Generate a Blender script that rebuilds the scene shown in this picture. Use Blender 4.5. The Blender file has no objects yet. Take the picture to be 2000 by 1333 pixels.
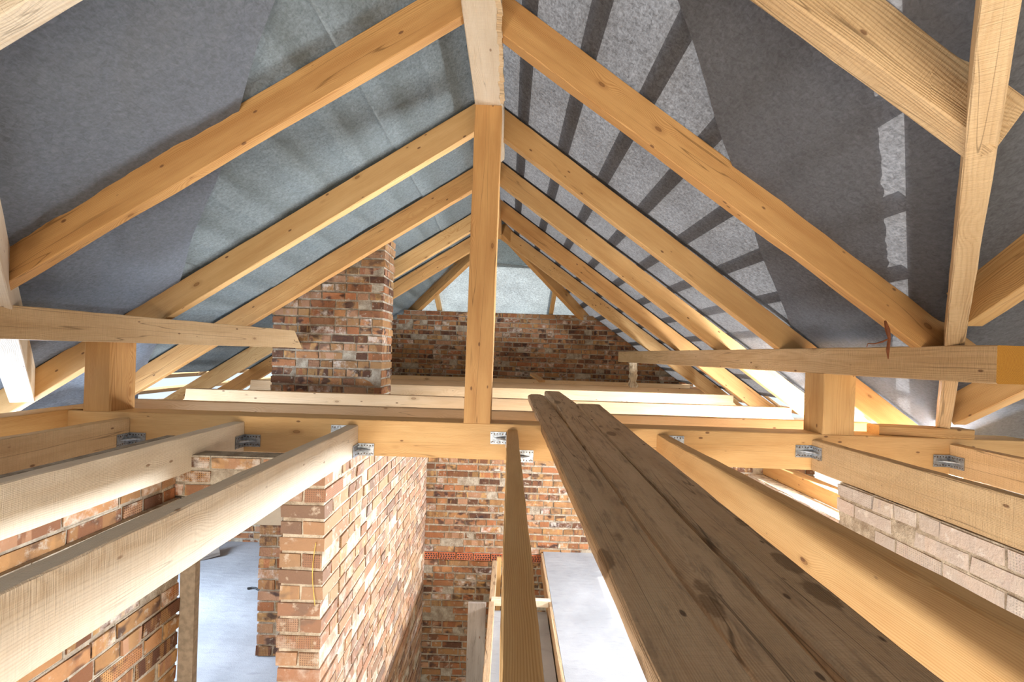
import bpy, math, random
from mathutils import Vector, Matrix, noise
sc = bpy.context.scene
COL = sc.collection
H = 2.16            # eye height above the upper floor slab
XR = -0.165         # x of the ridge line
SL, SR = 0.645, 0.705   # slopes of the left and the right roof
ROLL = 0.032
F = 950.0

def U(px, py):
    x = px-995.0; y = py-692.0
    return (x+ROLL*y)/F, -(y-ROLL*x)/F
def atY(px, py, Y):          # point of the vertical plane at distance Y
    u, v = U(px, py); return Vector((u*Y, Y, v*Y+H))

# ---------------------------------------------------------------- helpers
def tag(o, label=None, cat=None, group=None, kind=None):
    if label: o['label'] = label
    if cat: o['category'] = cat
    if group: o['group'] = group
    if kind: o['kind'] = kind
    return o
def link(name, me, mats, parent=None):
    o = bpy.data.objects.new(name, me); COL.objects.link(o)
    for m in (mats if isinstance(mats, (list, tuple)) else [mats]): me.materials.append(m)
    if parent: o.parent = parent
    return o
def set_wp(me, vals):
    a = me.attributes.new('wp', 'FLOAT_VECTOR', 'POINT')
    flat = [c for v in vals for c in v]
    a.data.foreach_set('vector', flat)

SEED = [7]
def beam(name, p0, p1, side, w, h, mat, sa=(0, 1), ha=(0, 1), cut0=None, cut1=None, jit=.0012, cham=.004,
         wane=None, w1=None, parent=None, seg=.11, bow=0.0, holes=None):
    """a sawn timber: section w (along side) x h (perp.); sa/ha give where the axis line lies in the section."""
    SEED[0] += 1; rnd = random.Random(SEED[0])
    p0 = Vector(p0); p1 = Vector(p1); ax = (p1-p0); L = ax.length; ax.normalize()
    side = Vector(side); side = (side-ax*side.dot(ax)).normalized()
    up = side.cross(ax)
    if up.z < -1e-4 or (abs(up.z) <= 1e-4 and up.y < 0): up = -up
    n = max(2, int(L/seg))
    verts = []; wps = []; faces = []
    off = (rnd.uniform(0, 50), rnd.choice((-1, 1))*rnd.uniform(.06, .16), rnd.choice((-1, 1))*rnd.uniform(.05, .2))
    w1 = w if w1 is None else w1
    # section: eight corners plus a mid point on each side
    for i in range(n+1):
        t = i/n
        ww = w+(w1-w)*t
        c = cham
        a0, a1 = -sa[0]*1.0, 0
        A0 = -sa[0]*ww; A1 = A0+ww; B0 = -ha[0]*h; B1 = B0+h
        cc = [c, c, c, c]           # (A0B0),(A1B0),(A1B1),(A0B1)
        if wane:
            k, amt, ph = wane
            cc[k] = c+amt*max(0, noise.noise(Vector((t*L*1.3+ph, 3.1, 0)))+.25)+amt*.25*abs(noise.noise(Vector((t*L*7+ph, 0, 5))))
        ring = [(A0+cc[0], B0), ((A0+A1)/2, B0), (A1-cc[1], B0), (A1, B0+cc[1]), (A1, (B0+B1)/2), (A1, B1-cc[2]),
                (A1-cc[2], B1), ((A0+A1)/2, B1), (A0+cc[3], B1), (A0, B1-cc[3]), (A0, (B0+B1)/2), (A0, B0+cc[0])]
        sag = bow*math.sin(math.pi*t)
        for (a, b) in ring:
            a2 = a+rnd.uniform(-jit, jit); b2 = b+rnd.uniform(-jit, jit)
            base = p0+ax*(L*t)
            v = base+side*a2+up*(b2+sag)
            if i == 0 and cut0: v = v+ax*((cut0[0]-v).dot(cut0[1])/ax.dot(cut0[1]))
            if i == n and cut1: v = v+ax*((cut1[0]-v).dot(cut1[1])/ax.dot(cut1[1]))
            verts.append(v); wps.append((off[0]+(v-p0).dot(ax), a+off[1], b+off[2]))
    m = 12
    for i in range(n):
        for j in range(m):
            faces.append((i*m+j, i*m+(j+1) % m, (i+1)*m+(j+1) % m, (i+1)*m+j))
    faces.append(tuple(range(m))[::-1]); faces.append(tuple(n*m+j for j in range(m)))
    me = bpy.data.meshes.new(name); me.from_pydata([tuple(v) for v in verts], [], faces); me.update()
    set_wp(me, wps)
    # make normals consistent
    import bmesh
    bm = bmesh.new(); bm.from_mesh(me); bmesh.ops.recalc_face_normals(bm, faces=bm.faces); bm.to_mesh(me); bm.free()
    return link(name, me, mat, parent)

class MB:
    """collects boxes with wp coordinates, linked as one mesh"""
    def __init__(s): s.v = []; s.f = []; s.w = []; s.mi = []
    def box(s, c, ax, half, mi=0, wp0=(0, 0, 0)):
        i = len(s.v); c = Vector(c)
        for k in range(8):
            q = [half[0]*(1 if k & 1 else -1), half[1]*(1 if k & 2 else -1), half[2]*(1 if k & 4 else -1)]
            s.v.append(tuple(c+ax[0]*q[0]+ax[1]*q[1]+ax[2]*q[2])); s.w.append((q[0]+wp0[0], q[1]+wp0[1], q[2]+wp0[2]))
        for q in ((0, 2, 3, 1), (4, 5, 7, 6), (0, 1, 5, 4), (2, 6, 7, 3), (0, 4, 6, 2), (1, 3, 7, 5)):
            s.f.append(tuple(i+k for k in q)); s.mi.append(mi)
    def disc(s, c, n, r, d, seg=8, mi=0):
        n = Vector(n).normalized(); t = n.orthogonal().normalized(); b = n.cross(t); i = len(s.v)
        for k in range(seg):
            a = 2*math.pi*k/seg; e = t*math.cos(a)+b*math.sin(a)
            s.v.append(tuple(Vector(c)+e*r)); s.w.append((0, 0, 0))
        for k in range(seg):
            a = 2*math.pi*k/seg; e = t*math.cos(a)+b*math.sin(a)
            s.v.append(tuple(Vector(c)+e*r*.8+n*d)); s.w.append((0, 0, 0))
        for k in range(seg):
            s.f.append((i+k, i+(k+1) % seg, i+seg+(k+1) % seg, i+seg+k)); s.mi.append(mi)
        s.f.append(tuple(i+seg+k for k in range(seg))); s.mi.append(mi)
    def tube(s, pts, r, seg=6, mi=0):
        prev = None
        for k, p in enumerate(pts):
            p = Vector(p); q = Vector(pts[min(k+1, len(pts)-1)])-Vector(pts[max(k-1, 0)])
            q.normalize(); t = q.cross(Vector((.3, .2, 1))).normalized(); b = q.cross(t)
            rr = r[k] if isinstance(r, (list, tuple)) else r
            cur = len(s.v)
            for j in range(seg):
                a = 2*math.pi*j/seg
                s.v.append(tuple(p+(t*math.cos(a)+b*math.sin(a))*rr)); s.w.append((k*.02, 0, 0))
            if prev is not None:
                for j in range(seg):
                    s.f.append((prev+j, prev+(j+1) % seg, cur+(j+1) % seg, cur+j)); s.mi.append(mi)
            prev = cur
    def build(s, name, mats, parent=None):
        me = bpy.data.meshes.new(name); me.from_pydata(s.v, [], s.f); me.update()
        set_wp(me, s.w)
        o = link(name, me, mats, parent)
        me.polygons.foreach_set('material_index', s.mi)
        return o

# ---------------------------------------------------------------- node helpers
class NT:
    def __init__(s, name):
        s.m = bpy.data.materials.new(name); s.m.use_nodes = True
        s.t = s.m.node_tree; s.t.nodes.clear()
        s.out = s.n('ShaderNodeOutputMaterial')
    def n(s, typ, **kw):
        o = s.t.nodes.new(typ)
        for k, v in kw.items(): setattr(o, k, v)
        return o
    def l(s, a, b): s.t.links.new(a, b)
    def inp(s, sock, v):
        if isinstance(v, bpy.types.NodeSocket): s.l(v, sock)
        else: sock.default_value = v
    def math(s, op, a, b=0.0, c=None, clamp=False):
        o = s.n('ShaderNodeMath', operation=op, use_clamp=clamp)
        s.inp(o.inputs[0], a); s.inp(o.inputs[1], b)
        if c is not None: s.inp(o.inputs[2], c)
        return o.outputs[0]
    def vm(s, op, a, b):
        o = s.n('ShaderNodeVectorMath', operation=op); s.inp(o.inputs[0], a); s.inp(o.inputs[1], b); return o.outputs[0]
    def comb(s, x, y, z):
        o = s.n('ShaderNodeCombineXYZ'); s.inp(o.inputs[0], x); s.inp(o.inputs[1], y); s.inp(o.inputs[2], z); return o.outputs[0]
    def sep(s, v):
        o = s.n('ShaderNodeSeparateXYZ'); s.inp(o.inputs[0], v); return o.outputs
    def noise(s, vec, scale=1.0, detail=3, rough=.5, dist=0.0):
        o = s.n('ShaderNodeTexNoise'); s.inp(o.inputs['Vector'], vec); o.inputs['Scale'].default_value = scale
        o.inputs['Detail'].default_value = detail; o.inputs['Roughness'].default_value = rough; o.inputs['Distortion'].default_value = dist
        return o.outputs['Fac']
    def ramp(s, f, stops, interp='LINEAR'):
        o = s.n('ShaderNodeValToRGB'); s.inp(o.inputs[0], f); cr = o.color_ramp; cr.interpolation = interp
        while len(cr.elements) < len(stops): cr.elements.new(.5)
        for e, (p, c) in zip(cr.elements, stops):
            e.position = p; e.color = (c[0], c[1], c[2], 1) if hasattr(c, '__len__') else (c, c, c, 1)
        return o.outputs[0]
    def mix(s, f, a, b, blend='MIX'):
        o = s.n('ShaderNodeMix', data_type='RGBA', blend_type=blend)
        s.inp(o.inputs['Factor'], f)
        for k, v in ((6, a), (7, b)):
            if not isinstance(v, bpy.types.NodeSocket): v = (v[0], v[1], v[2], 1)
            s.inp(o.inputs[k], v)
        return o.outputs[2]
    def mr(s, f, a, b, c=0.0, d=1.0, smooth=True):
        o = s.n('ShaderNodeMapRange'); s.inp(o.inputs[0], f)
        if smooth: o.interpolation_type = 'SMOOTHSTEP'
        o.inputs[1].default_value = a; o.inputs[2].default_value = b; o.inputs[3].default_value = c; o.inputs[4].default_value = d
        return o.outputs[0]
    def bump(s, h, strength=.5, dist=.01):
        o = s.n('ShaderNodeBump'); o.inputs['Strength'].default_value = strength; o.inputs['Distance'].default_value = dist
        s.l(h, o.inputs['Height']); return o.outputs[0]
    def bsdf(s, col, rough=.7, normal=None, metal=0.0, spec=.3):
        o = s.n('ShaderNodeBsdfPrincipled'); s.inp(o.inputs['Base Color'], col if isinstance(col, bpy.types.NodeSocket) else (*col, 1))
        s.inp(o.inputs['Roughness'], rough); s.inp(o.inputs['Metallic'], metal); o.inputs['Specular IOR Level'].default_value = spec
        if normal is not None: s.l(normal, o.inputs['Normal'])
        return o.outputs[0]
    def done(s, sh): s.l(sh, s.out.inputs[0]); return s.m

def wood(name, c_lo, c_hi, ringw=.006, ringc=.45, knot=(.16, .07, .03), kn=1.0, stain=None, saw=.0, rough=.65, crack=0.0, tint=.0, bumps=.35):
    t = NT(name)
    at = t.n('ShaderNodeAttribute', attribute_name='wp').outputs['Vector']
    L, a, b = t.sep(at)
    warp = t.noise(t.comb(t.math('MULTIPLY', L, .9), t.math('MULTIPLY', a, 6), t.math('MULTIPLY', b, 6)), 1, 3)
    kv = t.comb(t.math('MULTIPLY', L, 3.3*kn), t.math('MULTIPLY', a, 7.5*kn), t.math('MULTIPLY', b, 7.5*kn))
    vo = t.n('ShaderNodeTexVoronoi'); t.l(kv, vo.inputs['Vector']); vo.inputs['Scale'].default_value = 1
    kd = vo.outputs['Distance']
    vr = t.sep(vo.outputs['Color'])[0]
    krad = t.mr(vr, .35, 1.0, .02, .125, False)
    kq = t.math('DIVIDE', kd, krad)
    near = t.mr(kd, .05, .45, 1, 0)
    r = t.math('SQRT', t.math('ADD', t.math('MULTIPLY', a, a), t.math('MULTIPLY', b, b)))
    r = t.math('ADD', r, t.math('MULTIPLY', warp, .05))
    r = t.math('ADD', r, t.math('MULTIPLY', near, .018))
    ph = t.math('MULTIPLY', r, 6.2832/ringw)
    ring = t.math('MULTIPLY_ADD', t.math('SINE', ph), .5, .5)
    ring = t.math('POWER', ring, 1.6)
    fiber = t.noise(t.comb(t.math('MULTIPLY', L, 5), t.math('MULTIPLY', a, 260), t.math('MULTIPLY', b, 260)), 1, 2)
    blot = t.noise(t.comb(t.math('MULTIPLY', L, 1.6), t.math('MULTIPLY', a, 10), t.math('MULTIPLY', b, 10)), 1.3, 4, .6)
    f = t.math('ADD', t.math('MULTIPLY', t.math('MULTIPLY', ring, ringc), t.mr(t.noise(t.comb(t.math('MULTIPLY', L, .7), t.math('MULTIPLY', a, 22), t.math('MULTIPLY', b, 22)), 1, 2), .35, .7, .25, 1.1)), t.math('MULTIPLY', fiber, .42))
    f = t.math('ADD', f, t.mr(blot, .3, .7, -.12, .28))
    col = t.mix(t.math('MULTIPLY', f, 1, clamp=True), c_hi, c_lo)
    # knots: pale heart, dark rim
    kin = t.mr(kq, .75, 1.0, 1, 0); rim = t.math('MULTIPLY', t.mr(kq, .45, .85, 0, 1), kin)
    kcol = t.mix(t.math('MULTIPLY', rim, .8), tuple(.55*x+.45*y for x, y in zip(c_lo, knot)), knot)
    col = t.mix(t.math('MULTIPLY', kin, .9), col, kcol)
    halo = t.mr(kq, 1.0, 2.2, .35, 0)
    col = t.mix(halo, col, tuple(x*.75 for x in c_lo))
    v2 = t.n('ShaderNodeTexVoronoi'); t.l(t.comb(t.math('MULTIPLY', L, 7.0), t.math('MULTIPLY', a, 15.0), t.math('MULTIPLY', b, 15.0)), v2.inputs['Vector']); v2.inputs['Scale'].default_value = 1
    k2 = t.math('MULTIPLY', t.mr(v2.outputs['Distance'], .06, .11, 1, 0), t.math('GREATER_THAN', t.sep(v2.outputs['Color'])[2], .32))
    col = t.mix(t.math('MULTIPLY', k2, .85), col, knot)
    hgt = t.math('ADD', t.math('MULTIPLY', fiber, .5), t.math('MULTIPLY', ring, .25))
    # long drying cracks
    ck = t.noise(t.comb(t.math('MULTIPLY', L, .55), t.math('MULTIPLY', a, 16), t.math('MULTIPLY', b, 16)), 1, 2, .4)
    cm = t.math('MULTIPLY', t.mr(t.math('ABSOLUTE', t.math('SUBTRACT', ck, .5)), .0, .006+.005*crack, 1, 0),
                t.mr(t.noise(t.comb(t.math('MULTIPLY', L, 1.1), t.math('MULTIPLY', a, 3), 4.0), 1, 1), .5-.15*crack, .62-.1*crack, 0, 1))
    col = t.mix(t.math('MULTIPLY', cm, .45+.4*crack), col, tuple(x*.35 for x in c_lo))
    if saw:
        sw = t.noise(t.comb(t.math('MULTIPLY', L, 330), t.math('MULTIPLY', a, 14), t.math('MULTIPLY', b, 14)), 1, 2)
        hgt = t.math('ADD', hgt, t.math('MULTIPLY', sw, saw))
        col = t.mix(t.math('MULTIPLY', t.mr(sw, .35, .7), .16*saw), col, tuple(x*.6 for x in c_lo))
    if stain:
        s1 = t.n('ShaderNodeTexVoronoi'); t.l(t.comb(t.math('MULTIPLY', L, 4.2), t.math('MULTIPLY', a, 9), t.math('MULTIPLY', b, 9)), s1.inputs['Vector']); s1.inputs['Scale'].default_value = 1
        pick = t.mr(t.sep(s1.outputs['Color'])[1], .5, .52, 0, 1)
        sm = t.math('MULTIPLY', t.mr(t.math('ADD', s1.outputs['Distance'], t.math('MULTIPLY', t.noise(at, 60, 2), .12)), .26, .33, 1, 0), pick)
        col = t.mix(t.math('MULTIPLY', sm, .6), col, stain)
        dirt = t.noise(t.comb(t.math('MULTIPLY', L, 7), t.math('MULTIPLY', a, 40), t.math('MULTIPLY', b, 40)), 1, 5, .7)
        col = t.mix(t.mr(dirt, .48, .75, 0, .55), col, (.11, .085, .06))
    if tint:
        oi = t.n('ShaderNodeObjectInfo').outputs['Random']
        col = t.mix(1.0, col, t.ramp(oi, [(0, (1-tint, 1-tint*1.2, 1-tint*1.6)), (1, (1, 1, 1))]), 'MULTIPLY')
    return t.done(t.bsdf(col, rough, t.bump(hgt, bumps, .004)))

WARM = wood('planed_spruce', (.53, .275, .092), (.76, .485, .215), .0045, .5, tint=.12)
HONEY = wood('honey_spruce', (.43, .195, .058), (.68, .385, .145), .0045, .55, tint=.10, crack=.5)
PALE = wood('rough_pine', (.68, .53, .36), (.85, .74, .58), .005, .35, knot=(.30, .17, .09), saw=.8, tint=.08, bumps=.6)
FRESH = wood('fresh_planed_spruce', (.55, .34, .17), (.73, .52, .31), .0045, .4, tint=.05)
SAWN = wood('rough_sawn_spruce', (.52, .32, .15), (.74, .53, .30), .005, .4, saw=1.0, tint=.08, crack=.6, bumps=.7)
OLD = wood('weathered_board', (.44, .28, .15), (.64, .46, .285), .005, .4, knot=(.07, .035, .02), kn=.7, stain=(.12, .06, .02), saw=.8, rough=.8, crack=1.0, bumps=.8)
GREYW = wood('grey_formwork', (.20, .16, .13), (.38, .33, .28), .006, .35, stain=(.16, .13, .10), rough=.8, crack=.6)
ROT = wood('rotten_timber', (.42, .26, .12), (.80, .72, .55), .01, .3, stain=(.14, .07, .03), crack=1.0, bumps=1.0)

def brick_mat(name, white=.15, dark=1.0, pale=0.0, smear=(.47, .40, .31)):
    t = NT(name)
    br = t.n('ShaderNodeAttribute', attribute_name='brnd').outputs['Color']
    r1, r2, r3 = t.sep(br)
    uv = t.n('ShaderNodeAttribute', attribute_name='buv').outputs['Vector']
    u, v, w = t.sep(uv)
    geo = t.n('ShaderNodeNewGeometry').outputs['Position']
    col = t.ramp(r1, [(0, (.075, .036, .024)), (.14, (.17, .075, .038)), (.27, (.32, .125, .052)), (.40, (.40, .155, .065)),
                      (.52, (.44, .22, .095)), (.64, (.34, .175, .07)), (.76, (.36, .20, .085)), (.88, (.45, .25, .145)), (1, (.26, .12, .06))])
    seedv = t.comb(t.math('MULTIPLY', r2, 37.0), t.math('MULTIPLY', r3, 51.0), t.math('MULTIPLY', r1, 29.0))
    # kiln stripes, vertical across the brick
    stripes = t.noise(t.vm('ADD', t.comb(t.math('MULTIPLY', u, 22), t.math('MULTIPLY', v, 2.5), 0.0), seedv), 1, 1)
    smask = t.math('MULTIPLY', t.mr(stripes, .5, .56), t.mr(r3, .3, .5))
    col = t.mix(t.math('MULTIPLY', smask, .75), col, t.ramp(r2, [(0, (.16, .06, .03)), (.5, (.55, .33, .12)), (1, (.30, .10, .05))]))
    # burnt patches
    nb = t.noise(t.vm('ADD', t.vm('MULTIPLY', uv, (10, 14, 10)), seedv), 1, 2, .5)
    burn = t.math('MULTIPLY', t.mr(nb, .48, .66), t.mr(r2, .25, .6))
    col = t.mix(t.math('MULTIPLY', burn, .88*dark), col, (.035, .024, .026))
    big = t.noise(geo, 9, 4, .6)
    col = t.mix(t.mr(big, .35, .7, 0, .35), col, (.20, .10, .05))
    # holes of perforated bricks
    fu = t.math('SUBTRACT', t.math('FRACT', t.math('MULTIPLY', u, 95)), .5); fv = t.math('SUBTRACT', t.math('FRACT', t.math('MULTIPLY', v, 95)), .5)
    d = t.math('ADD', t.math('MULTIPLY', fu, fu), t.math('MULTIPLY', fv, fv))
    dots = t.math('MULTIPLY', t.mr(d, .05, .09, 1, 0), t.math('GREATER_THAN', t.math('FRACT', t.math('MULTIPLY', r2, 7.3)), .62))
    col = t.mix(t.math('MULTIPLY', dots, .75), col, (.09, .035, .02))
    # mortar smears and lime
    sm = t.noise(geo, 22, 5, .65)
    col = t.mix(t.mr(sm, .57, .70, 0, .75), col, smear)
    lime = t.noise(t.vm('ADD', geo, (5.0, 2.0, 9.0)), 11, 4, .7)
    wl = t.math('MULTIPLY', t.mr(lime, .44, .70), t.math('LESS_THAN', t.math('FRACT', t.math('MULTIPLY', r3, 5.1)), white))
    col = t.mix(t.math('MULTIPLY', wl, .8 if pale < .2 else .55), col, (.68, .60, .52))
    col = t.mix(pale, col, (.66, .50, .38) if pale < .5 else (.82, .74, .65))
    hgt = t.math('SUBTRACT', t.math('ADD', t.noise(geo, 90, 4, .6), t.math('MULTIPLY', sm, 1.2)), t.math('MULTIPLY', dots, 1.0))
    return t.done(t.bsdf(col, .85, t.bump(hgt, .7, .006), spec=.2))
def mortar_mat(name='lime_mortar', k=1.0):
    t = NT(name); geo = t.n('ShaderNodeNewGeometry').outputs['Position']
    n1 = t.noise(geo, 14, 5, .65); n2 = t.noise(geo, 120, 3, .6)
    col = t.mix(t.mr(n1, .3, .7), (.26*k, .20*k, .14*k), (.50*k, .43*k, .33*k))
    col = t.mix(t.math('MULTIPLY', t.mr(n2, .5, .8), .5), col, (.16, .12, .085))
    return t.done(t.bsdf(col, .95, t.bump(t.math('ADD', n1, t.math('MULTIPLY', n2, .5)), 1.0, .012), spec=.1))
BRICK = brick_mat('fired_brick', .22); BRICKW = brick_mat('limed_brick', .4, .7, .22, (.62, .52, .40)); BRICKP = brick_mat('lit_pale_brick', .6, .5, .62, (.78, .72, .62)); BRICKD = brick_mat('less_limed_brick', .14, 1.0)  # daylight on the right walls put into whitened brick; last has less lime
MORTAR = mortar_mat(); CREAM = mortar_mat('cream_mortar', 1.45)

def concrete(name, c0, c1):
    t = NT(name); geo = t.n('ShaderNodeNewGeometry').outputs['Position']
    n1 = t.noise(geo, 1.6, 6, .6); n2 = t.noise(t.vm('MULTIPLY', geo, (1.0, 3.0, 1.0)), 7, 5, .6); n3 = t.noise(geo, 160, 2)
    col = t.mix(t.mr(n1, .3, .7), c0, c1)
    col = t.mix(t.mr(n2, .55, .75, 0, .3), col, tuple(x*.6 for x in c0))
    return t.done(t.bsdf(col, .8, t.bump(t.math('ADD', n2, t.math('MULTIPLY', n3, .3)), .5, .01)))
CONC = concrete('dusty_concrete', (.28, .29, .305), (.40, .41, .43))
CONC2 = concrete('lintel_concrete', (.30, .26, .21), (.42, .37, .30))
GROUND = concrete('dry_ground', (.40, .37, .30), (.55, .52, .45))

def membrane_mat(name, trans, dif, fib=1.0):
    t = NT(name)
    geo = t.n('ShaderNodeNewGeometry').outputs['Position']
    n1 = t.noise(geo, 48, 4, .72, .8); n2 = t.noise(t.vm('MULTIPLY', geo, (1.0, .35, 1.0)), 120, 3, .7); n3 = t.noise(geo, 3.0, 3, .5)
    f = t.math('ADD', t.math('MULTIPLY', n1, .65), t.math('MULTIPLY', n2, .35))
    k = t.mr(f, .38, .64, .45, 1.35, False)
    k = t.math('MULTIPLY', k, t.mr(n3, .3, .7, .85, 1.12))
    tc = t.mix(1.0, (trans[0], trans[1], trans[2]), t.comb(k, k, k), 'MULTIPLY')
    k2 = t.mr(f, .35, .65, .82, 1.18, False)
    dc = t.mix(1.0, (dif[0], dif[1], dif[2]), t.comb(k2, k2, k2), 'MULTIPLY')
    nb = t.bump(t.math('ADD', t.math('MULTIPLY', n1, .6), t.math('MULTIPLY', n3, 2.0)), .35, .01)
    d = t.n('ShaderNodeBsdfDiffuse'); t.l(dc, d.inputs[0]); t.l(nb, d.inputs['Normal'])
    tr = t.n('ShaderNodeBsdfTranslucent'); t.l(tc, tr.inputs[0])
    add = t.n('ShaderNodeAddShader'); t.l(d.outputs[0], add.inputs[0]); t.l(tr.outputs[0], add.inputs[1])
    return t.done(add.outputs[0])
MEMB = membrane_mat('grey_underlay', (.074, .075, .079), (.080, .075, .072))
MEMBW = membrane_mat('grey_underlay_doubled', (.075, .076, .08), (.115, .115, .12))
MEMBV = membrane_mat('crumpled_underlay', (.07, .073, .08), (.145, .155, .172)); MEMBL = membrane_mat('lit_left_underlay', (.070, .076, .078), (.135, .152, .150))  # left sheets: bluish room light put into the diffuse colour
MEMBH = membrane_mat('pale_underlay', (.21, .235, .24), (.15, .165, .165)); MEMBU = membrane_mat('dim_underlay', (.06, .07, .07), (.09, .10, .10))  # hip copies: lower sheet brighter, upper dimmer, brightness set in the colour

def metal_mat():
    t = NT('galvanised_steel')
    at = t.n('ShaderNodeAttribute', attribute_name='wp').outputs['Vector']
    u, v, w = t.sep(at)
    fu = t.math('SUBTRACT', t.math('FRACT', t.math('MULTIPLY', u, 62)), .5); fv = t.math('SUBTRACT', t.math('FRACT', t.math('MULTIPLY', v, 62)), .5)
    d = t.math('ADD', t.math('MULTIPLY', fu, fu), t.math('MULTIPLY', fv, fv))
    rim = t.mr(t.math('ABSOLUTE', v), .010, .013, 0, 1)
    dots = t.math('MULTIPLY', t.mr(d, .035, .05, 1, 0), rim)
    geo = t.n('ShaderNodeNewGeometry').outputs['Position']
    n = t.noise(geo, 55, 3)
    col = t.mix(t.mr(n, .35, .65), (.26, .285, .31), (.44, .47, .50))
    col = t.mix(dots, col, (.05, .03, .02))
    return t.done(t.bsdf(col, .45, None, t.math('SUBTRACT', .75, t.math('MULTIPLY', dots, .75)), .5))
STEEL = metal_mat()
def plain(name, c, rough=.7, metal=0.0):
    t = NT(name); geo = t.n('ShaderNodeNewGeometry').outputs['Position']
    n = t.noise(geo, 40, 4)
    col = t.mix(t.mr(n, .3, .7), tuple(x*.8 for x in c), tuple(min(1, x*1.15) for x in c))
    return t.done(t.bsdf(col, rough, t.bump(n, .3, .004), metal))
NAIL = plain('nail_steel', (.20, .15, .11), .5, .7); BARK = plain('red_bark', (.22, .07, .025)); BLACK = plain('matte_black', (.03, .03, .03)); YEL = plain('yellow_cord', (.7, .45, .1))
SPALL = wood('spalled_edge', (.55, .33, .15), (.85, .66, .42), .004, .4, crack=1.0, bumps=1.0)
def endgrain():
    t = NT('orange_end_grain'); at = t.n('ShaderNodeAttribute', attribute_name='wp').outputs['Vector']
    L, a, b = t.sep(at)
    n = t.noise(at, 25, 4); r = t.math('SQRT', t.math('ADD', t.math('MULTIPLY', a, a), t.math('MULTIPLY', b, b)))
    r = t.math('ADD', r, t.math('MULTIPLY', n, .012))
    s = t.math('MULTIPLY_ADD', t.math('SINE', t.math('MULTIPLY', r, 1100)), .5, .5)
    n2 = t.noise(at, 300, 3, .7)
    f = t.math('ADD', t.math('MULTIPLY', s, .45), t.math('MULTIPLY', n2, .6), clamp=True)
    return t.done(t.bsdf(t.mix(f, (.62, .30, .035), (.36, .13, .012)), .8, t.bump(n2, .6, .004)))
ENDG = endgrain()

# ---------------------------------------------------------------- masonry
def brick_wall(name, org, ud, nd, width, z0, z1, thick=.24, mats=None, course=.079, seed=1, skip=None, top=None, jit=.004,
               sizes=(.25, .12), ledge=None, hp=.42, gap=.0078):
    """wall of single bricks: org = corner, ud = direction along, nd = outward normal of the seen face. One mesh."""
    rnd = random.Random(seed)
    org = Vector(org); ud = Vector(ud).normalized(); nd = Vector(nd).normalized(); zd = Vector((0, 0, 1))
    V = []; Fc = []; UV = []; RN = []; MI = []
    def bx(u0, u1, n0, n1, a0, a1, rn, mi, j=0.0):
        i = len(V)
        c = ((u0+u1)/2, (n0+n1)/2, (a0+a1)/2)
        loc = []
        for k in range(8):
            u = (u1 if k & 1 else u0)+rnd.uniform(-j, j); n = (n1 if k & 2 else n0)+rnd.uniform(-j, j); a = (a1 if k & 4 else a0)+rnd.uniform(-j, j)
            V.append(tuple(org+ud*u+nd*n+zd*a)); loc.append((u-c[0], n-c[1], a-c[2]))
        for (q, ax) in (((0, 2, 3, 1), 2), ((4, 5, 7, 6), 2), ((0, 1, 5, 4), 1), ((2, 6, 7, 3), 1), ((0, 4, 6, 2), 0), ((1, 3, 7, 5), 0)):
            Fc.append(tuple(i+k for k in q)); MI.append(mi); RN.append(rn)
            for k in q:
                l = loc[k]
                UV.append((l[0], l[2], 0) if ax == 1 else ((l[1], l[2], 0) if ax == 0 else (l[0], l[1], 0)))
    rows = int(round((z1-z0)/course)); zz = z0-org.z
    for r in range(rows):
        hh = course
        a0 = zz+r*hh; a1 = a0+hh
        u = 0.0 if r % 2 else -.0
        first = True
        while u < width-1e-4:
            hdr = (r % 2 == 0) if first else (rnd.random() < hp)
            ln = sizes[1] if hdr else sizes[0]
            ln *= rnd.uniform(.94, 1.05)
            u1 = u+ln
            if u1 > width-.06: u1 = width
            uc = (u+u1)/2; ac = org.z+(a0+a1)/2
            ok = not (skip and skip(uc, ac))
            if ok and top and ac > top(uc): ok = False
            if ok:
                pr = ledge(ac) if ledge else 0.0
                j = .014
                rr = lambda: (rnd.random(), rnd.random(), rnd.random(), 1)
                e0 = u+(j/2 if u > 0 else rnd.uniform(0, .006)); e1 = u1-(j/2 if u1 < width else rnd.uniform(0, .006))
                fz = pr+(rnd.uniform(-.001, jit) if rnd.random() > .07 else -.007)
                if hdr or thick < .15: bx(e0, e1, -thick+rnd.uniform(-jit, jit), fz, a0+gap, a1-gap, rr(), 0, .003)
                else:
                    mid = -thick/2
                    bx(e0, e1, mid+.005, fz, a0+gap, a1-gap, rr(), 0, .003)
                    bx(e0, e1, -thick+rnd.uniform(-jit, jit), mid-.005, a0+gap, a1-gap, rr(), 0, .003)
                m0 = u+(0 if u > 0 else .010); m1 = u1-(0 if u1 < width else .010)
                bx(m0, m1, -thick+.008, pr-rnd.uniform(.002, .007), a0, a1, (.5, .5, .5, 1), 1)
            u = u1; first = False
    me = bpy.data.meshes.new(name); me.from_pydata(V, [], Fc); me.update()
    a = me.attributes.new('buv', 'FLOAT_VECTOR', 'CORNER'); a.data.foreach_set('vector', [c for v in UV for c in v])
    a = me.attributes.new('brnd', 'FLOAT_COLOR', 'FACE'); a.data.foreach_set('color', [c for v in RN for c in v])
    o = link(name, me, mats or [BRICK, MORTAR])
    me.polygons.foreach_set('material_index', MI)
    return o

Z = lambda z: H+z      # heights given relative to the eye
LOW = -2.75            # ground and stairwell bottom (world)

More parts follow.
